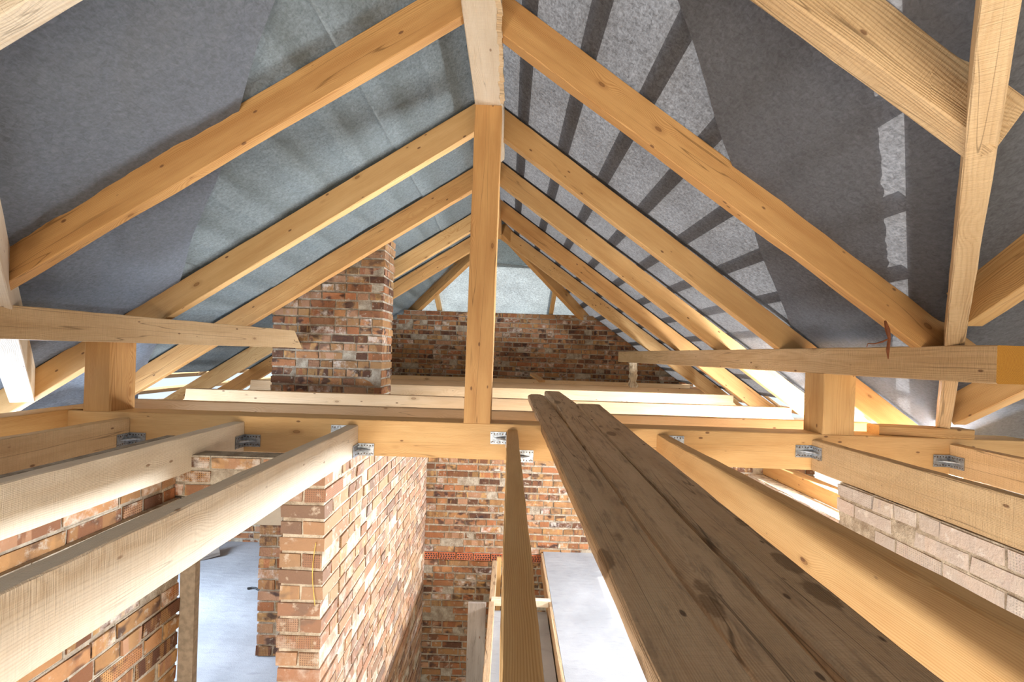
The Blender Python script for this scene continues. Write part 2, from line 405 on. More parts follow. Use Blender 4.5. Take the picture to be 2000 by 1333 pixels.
# gable side of the attic: tall far wall that carries the hip
w = brick_wall('wall_far', (-3.2, 7.92, 0), (1, 0, 0), (0, -1, 0), 6.6, Z(-.75), Z(.655), .24, [BRICK, MORTAR], .0785, 11,
               ledge=lambda z: .035 if z > Z(.215) else (.0 if z > Z(-.26) else .03),
               top=lambda u: Z(1.72-max(0, abs(-3.2+u-XR))*.66), jit=.008, hp=.55, gap=.0095)
tag(w, kind='structure')
# storey end wall with the window openings
WR = (1.05, 2.45, Z(-1.80), Z(-.78)); WL = (-3.55, -2.55, Z(-1.45), Z(-.70))
def end_skip(u, z):
    x = -3.9+u
    return False
w = brick_wall('wall_end', (-3.9, 5.35, 0), (1, 0, 0), (0, -1, 0), 7.3, LOW, Z(-.62), .24, [BRICKD, MORTAR], .0752, 23, skip=end_skip, jit=.007, sizes=(.235, .115), hp=.6, gap=.0105)
tag(w, kind='structure')
# course of slotted bricks set into the end wall at slab level
mb = MB()
for k in range(9):
    cx = -.80+k*.19; c = Vector((cx, 5.336, Z(-2.235)))
    mb.box(c, (Vector((1, 0, 0)), Vector((0, 1, 0)), Vector((0, 0, 1))), (.088, .012, .036), 0)
    for i in range(6):
        for j in range(3):
            mb.box(c+Vector((-.07+i*.028+(.007 if j % 2 else 0), -.0125, -.022+j*.022)), (Vector((1, 0, 0)), Vector((0, 1, 0)), Vector((0, 0, 1))), (.008, .001, .0065), 1)  # shade inside the slots drawn as thin dark boxes
tag(mb.build('trim_1', [plain('slotted_clay', (.50, .14, .06)), BLACK]), kind='structure')
# partition between the stair hall and the left room
w = brick_wall('wall_partition', (-.864, 2.33, 0), (0, 1, 0), (1, 0, 0), 3.0, LOW, Z(-.615), .206, [BRICKW, CREAM], .0785, 5, jit=.006, hp=.68, gap=.0085)
tag(w, kind='structure')
w = brick_wall('wall_left_pier', (-1.70, 3.39, 0), (1, 0, 0), (0, -1, 0), .62, Z(-2.16), Z(-.70), .24, [BRICK, MORTAR], .0765, 31, jit=.007)
tag(w, kind='structure')
w = brick_wall('wall_left', (-1.545, -3.2, 0), (0, 1, 0), (1, 0, 0), 5.53, Z(-2.16), Z(-.76), .24, [BRICKD, MORTAR], .079, 41, jit=.007,
               skip=lambda u, z: -1.05 < u-3.2 < .35 and Z(-1.80) < z < Z(-1.04))  # gap made for the added fill lamp
tag(w, kind='structure')
w = brick_wall('wall_left_upper', (-1.578, -3.2, 0), (0, 1, 0), (1, 0, 0), 5.53, Z(-.76), Z(-.44), .05, [BRICKD, MORTAR], .08, 43, jit=.005)
tag(w, kind='structure')
w = brick_wall('wall_lintel', (-1.66, 2.335, 0), (1, 0, 0), (0, -1, 0), .60, Z(-.735), Z(-.535), .12, [BRICK, MORTAR], .0667, 47, jit=.004, skip=lambda u, z: (-1.68 < -1.66+u < -1.40 and False) or (z > Z(-.6) and abs(-1.66+u+1.54) < .05))
tag(w, kind='structure')
mb = MB(); XYZ = (Vector((1, 0, 0)), Vector((0, 1, 0)), Vector((0, 0, 1)))
mb.box((-1.40, 2.44, Z(-.80)), XYZ, (.335, .10, .06)); tag(mb.build('trim_2', [CONC2]), kind='structure')
mb = MB(); mb.box((-1.40, 3.52, Z(-.66)), XYZ, (.53, .13, .04)); tag(mb.build('trim_3', [CONC2]), kind='structure')
mb = MB(); mb.box((-1.508, 2.35, Z(-1.45)), XYZ, (.036, .018, .70)); tag(mb.build('trim_4', [plain('plaster_reveal', (.27, .205, .14), .95)]), kind='structure')
# right hand walls
w = brick_wall('wall_right', (1.752, 2.56, 0), (0, -1, 0), (-1, 0, 0), 5.7, Z(-2.16), Z(-.615), .24, [BRICKP, CREAM], .0772, 53, jit=.008)
tag(w, kind='structure')
w = brick_wall('wall_right_knee', (2.66, 5.35, 0), (0, -1, 0), (-1, 0, 0), 3.0, Z(-2.16), Z(-1.235), .17, [BRICKP, CREAM], .077, 59, jit=.006)
tag(w, kind='structure')
w = brick_wall('wall_left_outer', (-3.7, -3.2, 0), (0, 1, 0), (1, 0, 0), 8.6, Z(-2.16), Z(-.95), .24, [BRICKD, MORTAR], .079, 61,
               skip=lambda u, z: 2.55 < u-3.2 < 3.95 and z > Z(-1.6))
tag(w, kind='structure')
w = brick_wall('wall_back', (3.6, -3.2, 0), (-1, 0, 0), (0, 1, 0), 7.2, Z(-2.16), Z(-.5), .24, [BRICK, MORTAR], .079, 67, skip=lambda u, z: .9 < abs(u-3.4) < 0 or (1.6 < u < 5.6 and Z(-1.9) < z < Z(-.9)))  # unseen gap made for the fill lamp behind the camera
tag(w, kind='structure')
# brick chimney breast going up through the left slope
CHX0, CHX1 = -2.20, -1.175
w = brick_wall('chimney_stack', (CHX0, 4.50, 0), (1, 0, 0), (0, -1, 0), CHX1-CHX0, Z(-2.16), Z(1.15), .37, [BRICK, MORTAR], .079, 71,
               top=lambda u: Z(1.78-SL*abs(CHX0+u-XR)), jit=.007, sizes=(.225, .115), hp=.5, gap=.0095)
tag(w, 'red brick chimney stack rising through the left roof slope behind the collar beams', 'chimney')

# floors
def slab(name, x0, x1, y0, y1, zt, th, mat):
    m = MB(); m.box(((x0+x1)/2, (y0+y1)/2, zt-th/2), XYZ, ((x1-x0)/2, (y1-y0)/2, th/2)); o = m.build(name, [mat]); tag(o, kind='structure'); return o
slab('floor', .44, 3.3, -3.2, 5.36, 0, .16, CONC)
slab('floor_left', -3.7, -.9, -3.2, 5.36, 0.0, .16, CONC)
slab('floor_landing', -.06, .40, 1.2, 4.28, -.10, .14, CONC)
slab('floor_ground', -30, 30, -25, 40, LOW, .2, GROUND)

# ---------------------------------------------------------------- roof timbers
YF = 2.80
def surfL(x, top=True): return Z((1.695 if top else 1.5)-SL*abs(x-XR))
# tie beam with the joists hung from it
tie = beam('tie_beam', (-2.53, YF, Z(-.405)), (3.05, YF, Z(-.405)), (0, 1, 0), .185, .207, WARM, sa=(0, 1), ha=(1, 0), jit=.0008)
tag(tie, 'wide planed tie beam crossing the whole attic under the king post', 'beam')
hb = beam('trimmer_beam', (-2.53, -1.2, Z(-.40)), (-2.53, 3.3, Z(-.40)), (1, 0, 0), .16, .2, WARM, sa=(1, 0), ha=(1, 0))
tag(hb, 'trimmer beam running towards the viewer at the left end of the tie beam', 'beam')
kp = beam('king_post', (-.252, YF, Z(-.405)), (-.2434, YF, Z(1.43)), (1, 0, 0), .155, .150, HONEY, sa=(0, 1), ha=(0, 1), jit=.0008, seg=.2)
tag(kp, 'tall upright king post standing in the centre of the tie beam', 'post')
rb = beam('ridge_beam', (-.2434, -1.3, Z(1.43)), (-.2434, 3.62, Z(1.43)), (1, 0, 0), .160, .17, PALE, sa=(0, 1), ha=(0, 1), wane=(1, .03, 2.0))
tag(rb, 'rough sawn ridge beam overhead ending on top of the king post', 'beam')
mb = MB(); rnd = random.Random(4)
for k in range(34):
    y = 1.25+k*.046; mb.box((-.088+rnd.uniform(-.003, .003), y, Z(1.437+rnd.uniform(-.003, .004))), (Vector((1, .1, 0)).normalized(), Vector((rnd.uniform(-.12, .12), 1, rnd.uniform(-.08, .08))).normalized(), Vector((0, 0, 1))), (.010+rnd.uniform(0, .004), .026, .007), 0, (k*.3, .02, .02))
spl = mb.build('splintered_edge', [SPALL], rb); spl['label'] = 'pale splintered lower edge'

RW, RH = .07, .16
def rafter(side, Dfar, mat, label, xe=None, wane=None, cutp=None, slope=None, jit=.0012, name='rafter', x0=None):
    s = slope if slope else (SL if side < 0 else SR)
    xs = XR if x0 is None else x0
    xe = xe if xe is not None else XR+side*3.75
    zf = lambda x: Z(1.5-s*abs(x-XR))
    p0 = Vector((xs, Dfar, zf(xs))); p1 = Vector((xe, Dfar, zf(xe)))
    cut1 = (cutp[0]-cutp[1]*(.095 if Dfar < 1.5 else .04), cutp[1]) if cutp else None
    o = beam(name, p0, p1, (0, -1, 0), RW, RH, mat, sa=(0, 1), ha=(0, 1), cut0=(p0, Vector((1, 0, 0))), cut1=cut1, wane=wane, jit=jit)
    tag(o, label, 'rafter'); return o
GL, GR = 'rafters of the left roof slope', 'rafters of the right roof slope'
def vcut(side):   # vertical plane of the valley rafter
    if side > 0: a = Vector((.945, .967, 0)); b = Vector((2.5, 2.8, 0))
    else: a = Vector((-.448-.855, 1, 0)); b = Vector((-.448-.855*3, 3, 0))
    d = (b-a).normalized(); n = Vector((d.y, -d.x, 0))
    return a, n
vaR, vnR = vcut(1); vaL, vnL = vcut(-1)
if vnL.x > 0: vnL = -vnL
if vnR.x < 0: vnR = -vnR
rafter(-1, 1.26, PALE, 'nearest left rafter, only its lit underside showing in the top left corner', -1.55, cutp=(vaL+vnL*0, vnL))
rafter(-1, 2.16, HONEY, 'longest left rafter with a bark-edged lower arris, crossing under the large dark sheet', -2.35, wane=(0, .035, 6.0), cutp=(vaL, vnL), slope=.632)
rafter(-1, 3.22, WARM, 'left rafter meeting the ridge at the head of the king post', slope=.648)
rafter(-1, 4.18, HONEY, 'left rafter passing just in front of the brick chimney')
rafter(-1, 5.32, WARM, 'left rafter directly behind the chimney top')
rafter(-1, 6.15, HONEY, 'short visible left rafter second behind the chimney')
rafter(1, 1.30, SAWN, 'nearest right rafter running into the valley rafter at upper right', 1.30, cutp=(vaR, vnR), slope=.69)
rafter(1, 2.26, HONEY, 'right rafter with a torn knot and bark strip, ending at the valley rafter', 2.10, wane=(0, .028, 1.0), cutp=(vaR, vnR), slope=.700)
rafter(1, 3.32, WARM, 'right rafter leaving the ridge at the king post head', slope=.715)
rafter(1, 4.29, WARM, 'third full right rafter back from the tie beam end', slope=.715)
rafter(1, 5.38, HONEY, 'fourth right rafter, resting on the purlin near its middle')
rafter(1, 6.38, WARM, 'farthest full right rafter before the hip')
# ridge behind the king post
for i, (a, b) in enumerate(((3.62, 6.2),)):
    r2 = beam('ridge_board', (XR-.03, a, Z(1.46)), (XR-.03, b, Z(1.46)), (1, 0, 0), .05, .15, HONEY)
    tag(r2, 'narrow ridge board behind the king post, joining the far rafter heads', 'board')
# hips
for side, lab in ((-1, 'left hip rafter running from the ridge end down to the far wall'), (1, 'right hip rafter running from the ridge end down past the far wall')):
    apx = Vector((XR, 6.2, Z(1.52))); k = 3.2
    s = SL if side < 0 else SR
    p1 = Vector((XR+side*k, 6.2+1.30*k, Z(1.50-s*k)))
    o = beam('hip_rafter', apx, p1, (1.3, -side*1.0, 0), .075, .17, HONEY, sa=(.5, .5), ha=(0, 1)); tag(o, lab, 'rafter')
for x, lab in ((-1.17, 'thin hip jack rafter left of the king post above the far wall'), (.66, 'thin hip jack rafter right of the king post above the far wall'), (-.30, 'middle hip rafter hidden mostly behind the king post')):
    y0 = 6.2+1.35*abs(x-XR)-.02
    o = beam('hip_jack_rafter', (x, y0, Z(1.55-.51*(y0-6.2))), (x, 9.6, Z(1.55-.51*3.4)), (1, 0, 0), .06, .14, WARM, sa=(.5, .5), ha=(0, 1)); tag(o, lab, 'rafter')
# valley rafters
v1 = beam('valley_rafter', (.955-.35, .967-.41, Z(.735+.23)), (2.52, 2.81, Z(-.345)), (1.18, -1, 0), .062, .13, SAWN, sa=(.5, .5), ha=(0, 1), cut1=(Vector((0, 0, Z(-.372))), Vector((0, 0, 1))))
tag(v1, 'right valley rafter leaning up past the viewer from a block on the tie beam', 'rafter')
v2 = beam('valley_rafter', (-.448-.855*.5, .5, Z(1.5-SL*(.283+.855*.5))), (-.448-.855*2.62, 2.62, Z(1.5-SL*(.283+.855*2.62))), (1, .855, 0), .115, .20, PALE, sa=(.5, .5), ha=(0, 1), cut1=(Vector((0, 0, Z(-.41))), Vector((0, 0, 1))))
tag(v2, 'left valley rafter, a sliver at the left edge below the purlin', 'rafter')
for (x, d0, lab) in ((1.80, 1.93, 'upper jack rafter rising to the right from the valley rafter'), (2.53, 2.76, 'lower jack rafter under the right purlin end')):
    z0 = 1.30-.59*d0+.008
    o = beam('jack_rafter', (x, d0, Z(z0)), (x, -1.2, Z(z0+.59*(d0+1.2))), (1, 0, 0), .075, .17, WARM, sa=(0, 1), ha=(0, 1)); tag(o, lab, 'rafter')
# blocks on the tie beam
bp = atY(1740, 836, 2.80); 
o = beam('bearing_block', (2.18, 2.90, Z(-.385)), (2.68, 2.84, Z(-.385)), (0, 1, 0), .12, .055, WARM, sa=(.5, .5), ha=(.36, .64), cham=.006)
o.location.z = 0.0
tag(o, 'flat wooden bearing block on the tie beam under the right valley rafter', 'block')
# purlins and their stub posts
pr = beam('purlin', (1.868, 1.863, Z(-.055)), (1.60, 7.15, Z(-.062)), (1, 0, 0), .18, .150, SAWN, sa=(0, 1), ha=(0, 1), jit=.0015)
tag(pr, 'right purlin with a cracked inner face and orange end grain facing the viewer', 'purlin')
me = pr.data; me.materials.append(ENDG)
for f in me.polygons:
    if len(f.vertices) > 4 and f.center.y < 2: f.material_index = 1
pl = beam('purlin', (-2.62, -.2, Z(-.005)), (-1.905, 4.45, Z(-.005)), (1, 0, 0), .17, .155, SAWN, sa=(1, 0), ha=(0, 1), cut1=(Vector((-1.905, 4.47, Z(-.02))), Vector((0, 1, .8))))
tag(pl, 'left purlin butting with a skewed cut against the chimney', 'purlin')
for o_, (x0, x1, zt, lab, m_) in ((0, (1.815, 2.0, -.055, 'square stub post under the right purlin, standing on the tie beam', WARM)), (1, (-2.445, -2.285, -.005, 'bark-cornered stub post under the left purlin, standing on the tie beam', HONEY))):
    kw = dict(wane=(1, .02, 3.0)) if o_ else {}
    o = beam('purlin_post', (x0, YF, Z(-.405)), (x0, YF, Z(zt)), (1, 0, 0), x1-x0, .184, m_, sa=(0, 1), ha=(0, 1), **kw)
    tag(o, lab, 'post')
# spacer timber left of the left purlin post
o = beam('packing_board', (-2.52, 2.82, Z(-.40)), (-2.43, 2.82, Z(-.40)), (0, 1, 0), .16, .015, WARM); tag(o, 'thin packing board at the foot of the left stub post', 'board')

# collar beams behind the tie beam
for (D, xl, xr, zt, lab) in ((3.33, -2.9, 2.60, -.392, 'collar beam right behind the tie beam'), (4.30, -2.96, 2.62, -.395, 'collar beam passing in front of the chimney foot, second behind the tie beam'),
                             (5.55, -3.05, 2.68, -.388, 'third collar beam back, right of the chimney side'), (6.60, -3.05, 2.93, -.392, 'fourth collar beam back, in front of the far brick wall')):
    sl = -1
    o = beam('collar_beam', (xl, D, Z(zt-.18)), (xr, D, Z(zt-.18)), (0, 1, 0), .06, .18, FRESH, sa=(0, 1), ha=(0, 1), jit=.0008,
             cut0=(Vector((xl, D, Z(zt-.18))), Vector((.9, 0, -1))), cut1=(Vector((xr, D, Z(zt-.18))), Vector((.9, 0, 1))))
    tag(o, lab, 'beam')
wp_ = beam('wall_beam', (-3.0, 7.78, Z(-.535)), (2.9, 7.78, Z(-.535)), (0, 1, 0), .1, .14, FRESH); tag(wp_, 'beam lying along the foot of the far brick wall', 'beam')
o = beam('wall_plate', (2.90, 3.2, Z(-1.235)), (2.90, 7.8, Z(-1.235)), (1, 0, 0), .14, .14, WARM, sa=(.5, .5)); tag(o, 'sunlit wall plate lying on the low right knee wall', 'beam')
o = beam('wall_plate', (-3.8, -1, Z(-.95)), (-3.8, 7.8, Z(-.95)), (1, 0, 0), .14, .14, WARM, sa=(.5, .5)); tag(o, 'wall plate on the left outer wall below the eaves', 'beam')
# odd offcuts
a = atY(1034, 731, 6.9); 
o = beam('timber_offcut', atY(1035, 732, 6.70), atY(1053, 745, 6.40), (1, .3, 0), .085, .03, HONEY, sa=(0, 1), ha=(.5, .5)); tag(o, 'short wooden offcut lying on a far collar beam', 'offcut')
mb = MB()
rr = random.Random(9)
n = 12; ring = 10; base = Vector((1.69, 6.62, Z(-.40)))
for k in range(n+1):
    for j in range(ring):
        an = 2*math.pi*j/ring; r_ = .074*(.75+.5*noise.noise(Vector((k*.45, math.cos(an)*1.2, math.sin(an)*1.2))))
        p = base+Vector((math.cos(an)*r_, math.sin(an)*r_*.8, k*.335/n)); mb.v.append(tuple(p)); mb.w.append((k*.03, math.cos(an)*.05, math.sin(an)*.05))
for k in range(n):
    for j in range(ring):
        mb.f.append((k*ring+j, k*ring+(j+1) % ring, (k+1)*ring+(j+1) % ring, (k+1)*ring+j)); mb.mi.append(0)
mb.f.append(tuple(range(ring))[::-1]); mb.mi.append(0); mb.f.append(tuple(n*ring+j for j in range(ring))); mb.mi.append(0)
tag(mb.build('rotten_prop', [ROT]), 'pale worm-eaten prop under the far end of the right purlin', 'post')

# ---------------------------------------------------------------- joists
JW = .062
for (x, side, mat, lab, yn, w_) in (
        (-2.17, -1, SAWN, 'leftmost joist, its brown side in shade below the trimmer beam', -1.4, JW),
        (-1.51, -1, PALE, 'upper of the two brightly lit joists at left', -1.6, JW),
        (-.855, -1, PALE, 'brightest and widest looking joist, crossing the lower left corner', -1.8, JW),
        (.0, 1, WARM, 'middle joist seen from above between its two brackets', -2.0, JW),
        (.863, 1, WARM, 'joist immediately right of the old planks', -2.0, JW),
        (1.756, 1, SAWN, 'brown joist lying over the bright right wall', -1.6, JW),
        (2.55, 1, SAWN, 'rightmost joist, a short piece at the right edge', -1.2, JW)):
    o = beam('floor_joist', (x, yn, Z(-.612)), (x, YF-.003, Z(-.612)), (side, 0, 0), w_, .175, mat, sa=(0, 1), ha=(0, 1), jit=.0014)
    tag(o, lab, 'joist')

# steel angle brackets
def bracket(xj, face, zc, lab):
    """face=+1: flange on the joist's +x side and on the tie beam to the right of it"""
    root = bpy.data.objects.new('angle_bracket', None); COL.objects.link(root); root.location = (xj, YF, Z(zc))
    tag(root, lab, 'bracket', 'angle brackets along the tie beam')
    hw, hh, th = .047, .035, .00125
    m = MB()
    m.box((face*hw, -.0035, 0), (Vector((1, 0, 0)), Vector((0, 0, 1)), Vector((0, 1, 0))), (hw, hh, th))
    p1 = m.build('beam_flange', [STEEL], root)
    m = MB()
    m.box((face*.0035, -hw-.001, 0), (Vector((0, 1, 0)), Vector((0, 0, 1)), Vector((1, 0, 0))), (hw, hh, th))
    p2 = m.build('joist_flange', [STEEL], root)
    m = MB()
    pts = [(face*(.003+.062*math.cos(a)**1), -.003-.062*math.sin(a), 0) for a in [i*math.pi/2/8 for i in range(9)]]
    pts = [(face*(.070*(1-i/8)**1.6+.002), -(.070*(i/8)**1.6+.003), 0) for i in range(9)]
    m.tube(pts, [.003+.004*math.sin(math.pi*i/8) for i in range(9)], 8)
    m.build('stiffening_rib', [STEEL], root)
    for (sx, sz) in ((.024, .021), (.072, .021), (.04, -.021), (.08, -.021)):
        m = MB(); m.disc((face*sx, -.005, sz), (0, -1, 0), .0042, .0018); m.build('nail', [NAIL], root)
    for (sy, sz) in ((.03, .020), (.07, .020), (.055, -.021)):
        m = MB(); m.disc((face*.005, -sy, sz), (face, 0, 0), .0042, .0018); m.build('nail', [NAIL], root)
bracket(-2.17, 1, -.555, 'galvanised angle bracket on the leftmost joist')
bracket(-1.51, 1, -.545, 'galvanised angle bracket on the second joist from the left')
bracket(-.855, 1, -.575, 'galvanised angle bracket low on the brightest joist, its right side')
bracket(-.855-JW, -1, -.475, 'half hidden bracket behind the brightest joist, its left side')
bracket(.0, -1, -.485, 'bracket left of the middle joist, set high')
bracket(JW, 1, -.585, 'bracket right of the middle joist, set low')
bracket(.863+JW, 1, -.475, 'bracket peeking over the joist right of the planks')
bracket(1.756, -1, -.505, 'blued bracket left of the brown joist below the right stub post')
bracket(2.55, -1, -.535, 'angle bracket at the rightmost joist')

# ---------------------------------------------------------------- old planks
def plank(lab, st, th, mat, endcut=.03):
    """stations: (x_left, x_right, y, z_top)"""
    SEED[0] += 1; rnd = random.Random(SEED[0])
    V = []; Wp = []; Fc = []
    off = (rnd.uniform(0, 30), rnd.uniform(-.1, 0), rnd.uniform(-.02, .0))
    pts = []
    for k in range(len(st)-1):
        a, b = st[k], st[k+1]; nn = max(2, int((b[2]-a[2])/.09))
        for i in range(nn): pts.append([a[q]+(b[q]-a[q])*i/nn for q in range(4)])
    pts.append(list(st[-1]))
    m = 10
    for i, (xl, xr, y, zt) in enumerate(pts):
        w = xr-xl; j = lambda s: rnd.uniform(-s, s)
        dl = .003*noise.noise(Vector((y*3, off[0], 0))); dr = .004*noise.noise(Vector((y*3, 9, off[0])))
        ring = [(xl+dl, -th), ((xl+xr)/2, -th), (xr+dr, -th), (xr+dr, -.008), (xr+dr-.006, 0), (xl+w*.7, .001), (xl+w*.35, .001), (xl+dl+.006, 0), (xl+dl, -.008), (xl+dl, -th*.5)]
        for q, (x, b) in enumerate(ring):
            V.append((x+j(.0012), y+(0 if 0 < i < len(pts)-1 else j(.01)), zt+b+j(.0008))); Wp.append((off[0]+y, x-xl+off[1], b+off[2]))
    for i in range(len(pts)-1):
        for q in range(m): Fc.append((i*m+q, (i+1)*m+q, (i+1)*m+(q+1) % m, i*m+(q+1) % m))
    Fc.append(tuple(range(m))); Fc.append(tuple((len(pts)-1)*m+q for q in range(m))[::-1])
    me = bpy.data.meshes.new('wooden_plank'); me.from_pydata(V, [], Fc); me.update(); set_wp(me, Wp)
    o = link('wooden_plank', me, mat); tag(o, lab, 'plank'); return o
def st(pl, pr, D):      # plank station from its two top edges
    a = atY(pl[0], pl[1], D); b = atY(pr[0], pr[1], D); return (a.x, b.x, D, (a.z+b.z)/2)
def ext(a, b, y):        # carry the line of two stations on to distance y
    t = (y-a[2])/(b[2]-a[2]); return tuple(a[k]+(b[k]-a[k])*t for k in range(4))
A1 = st((1285, 1333), (1480, 1333), .76); A2 = st((1057, 829), (1108, 831), 2.8); A3 = (.168, .312, 4.15, Z(-.345)); A4 = (.195, .285, 4.27, Z(-.345))
plank('leftmost old plank, thick and cracked, with a rounded far end', [ext(A1, A2, -.9), A1, A2, A3, A4], .04, OLD)
B1 = st((1475, 1333), (1640, 1333), .80); B2 = st((1111, 829), (1164, 832), 2.8); B3 = st((1064, 763), (1093, 766), 3.9); B0 = st((1085, 783), (1127, 793), 3.45)
plank('middle old plank, reaching farthest back of the three', [ext(B1, B2, -.9), B1, B2, B0, B3], .06, OLD)
C1 = st((1667, 1333), (1852, 1333), .80); C2 = st((1164, 832), (1225, 834), 2.8); C3 = st((1126, 790), (1172, 789), 3.35)
plank('rightmost old plank with round brown stains and a square far end', [ext(C1, C2, -.9), C1, C2, C3], .04, OLD)

# ---------------------------------------------------------------- underlay sheets
def sheet(name, fx, fy, nx, ny, zf, mat, lab, wr=.006, holes=None, sc_=2.2, seed=0):
    """fx(s) -> x ; fy(s, t) -> y ; zf(x,y) -> z"""
    V = []; Fc = []
    for i in range(nx+1):
        s = i/nx; x = fx(s)
        for j in range(ny+1):
            y = fy(s, j/ny, x); z = zf(x, y)
            z += wr*(noise.noise(Vector((x*sc_+seed, y*sc_, 1.7)))+.5*noise.noise(Vector((x*6+seed, y*1.5, 4))))
            V.append((x, y, z))
    for i in range(nx):
        for j in range(ny):
            q = (i*(ny+1)+j, (i+1)*(ny+1)+j, (i+1)*(ny+1)+j+1, i*(ny+1)+j+1)
            if holes:
                c = sum((Vector(V[k]) for k in q), Vector())/4
                if holes(c): continue
            Fc.append(q)
    me = bpy.data.meshes.new(name); me.from_pydata(V, [], Fc); me.update()
    me.polygons.foreach_set('use_smooth', [True]*len(me.polygons))
    o = link(name, me, mat); tag(o, lab, 'membrane'); return o
def mainz(x): return Z(1.712-(SL if x < XR else SR)*abs(x-XR))
def wingz(y): return Z(1.712-.59*abs(y+.36))
def vR(x): return (abs(x-XR)-.283)/.855
EAVE = 2.95
def raft_sag(x, y, side):
    return mainz(x)
def ys_R(s, t, x):
    jag = .012*noise.noise(Vector((x*9, 1, 0)))+.02*noise.noise(Vector((x*30, 7, 0)))
    y0 = max(-1.4, vR(x)+.33+jag); y1 = 6.2+1.35*abs(x-XR)+.03
    return y0+(y1-y0)*t
def ys_L(s, t, x):
    y0 = max(-1.4, vR(x)+.05); y1 = 6.2+1.35*abs(x-XR)+.03
    return y0+(y1-y0)*t
sheet('roof_membrane', lambda s: XR+s*EAVE, ys_R, 260, 60, lambda x, y: mainz(x), MEMB, 'grey translucent underlay on the right slope, striped by batten shadows', .004, seed=3)
def lhole(c): return (-1.95 < c.x < -1.83 and 4.40 < c.y < 4.56) or (-2.35 < c.x < -2.24 and 4.4 < c.y < 4.56)
sheet('roof_membrane', lambda s: XR-s*(EAVE+.15), ys_L, 260, 110, lambda x, y: mainz(x)-.010+.011*(1 if ((XR-x-.62-.012*math.sin(y)) % 1.245) < .62 else (((XR-x-.62-.012*math.sin(y)) % 1.245)-.62)/-.625+1), MEMBL, 'underlay on the left slope around the chimney, tinted for bluish interior light', .010, holes=lhole, seed=5)
def smax(a, b, k=.03):
    h = max(k-abs(a-b), 0)/k; return max(a, b)+h*h*k*.25
def eR(x): return 1.65+1.21*(x-.53)+.05*noise.noise(Vector((x*2.5, 0, 0)))
def eL(x): return 1.71+1.10*(-.85-x)+.05*noise.noise(Vector((x*2.5, 3, 0)))
def wz(x, y): return smax(mainz(x)-.020, min(wingz(y)-.0, Z(1.8)))
def fold(x, y): return .02*noise.noise(Vector((x*5+y*3.5, (x-y)*.8, 2)))
sheet('valley_membrane', lambda s: .12+s*4.3, lambda s, t, x: -2.6+(eR(x)+2.6)*t, 110, 150, lambda x, y: wz(x, y)-.018*abs(noise.noise(Vector((x*4-y*3, x*.7, 1)))), MEMBW, 'large dark underlay sheet folded over the right valley, with bright torn patches', .005, seed=8)
sheet('added_shade_sheet', lambda s: .3+s*4.1, lambda s, t, x: -2.6+(max(-2.3, vR(x)+.17)+2.6)*t, 30, 40, lambda x, y: wz(x, y)+.03, MEMBW, 'unseen second sheet added to darken the wing roof beyond the right valley rafter', .004, seed=12)  # added sheet, cuts the sun reaching the wing underlay
sheet('valley_membrane', lambda s: XR-.25-s*4.3, lambda s, t, x: -2.6+(eL(x)+2.6)*t, 110, 150, lambda x, y: wz(x, y)-.055*abs(noise.noise(Vector(((x+.9*y)*3.2, (y-x)*.55, 1))))-.018*abs(noise.noise(Vector(((x+.8*y)*9, y*1.5, 6)))), MEMBV, 'large crumpled dark underlay sheet filling the upper left', .006, seed=9)
# hip sheets
def hx(y): return (y-6.15)/1.35+.05
def hipz(y): return Z(1.70-.51*(y-6.2))-(.03 if y > 6.95 else 0)
V = []; Fc = []; ny = 40; nx = 30
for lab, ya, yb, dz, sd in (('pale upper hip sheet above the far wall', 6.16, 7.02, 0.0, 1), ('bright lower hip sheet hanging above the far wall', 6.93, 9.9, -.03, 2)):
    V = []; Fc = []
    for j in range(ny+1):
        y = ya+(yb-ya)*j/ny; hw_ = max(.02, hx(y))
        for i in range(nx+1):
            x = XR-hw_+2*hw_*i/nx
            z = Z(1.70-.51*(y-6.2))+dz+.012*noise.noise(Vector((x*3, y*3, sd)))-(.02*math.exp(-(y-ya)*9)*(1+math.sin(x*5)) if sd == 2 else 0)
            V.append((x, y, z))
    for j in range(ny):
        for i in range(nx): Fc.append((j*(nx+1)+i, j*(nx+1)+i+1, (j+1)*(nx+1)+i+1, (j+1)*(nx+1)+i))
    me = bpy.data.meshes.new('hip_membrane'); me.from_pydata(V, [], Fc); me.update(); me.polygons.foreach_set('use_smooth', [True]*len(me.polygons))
    tag(link('hip_membrane', me, MEMBU if sd == 1 else MEMBH), lab, 'membrane')

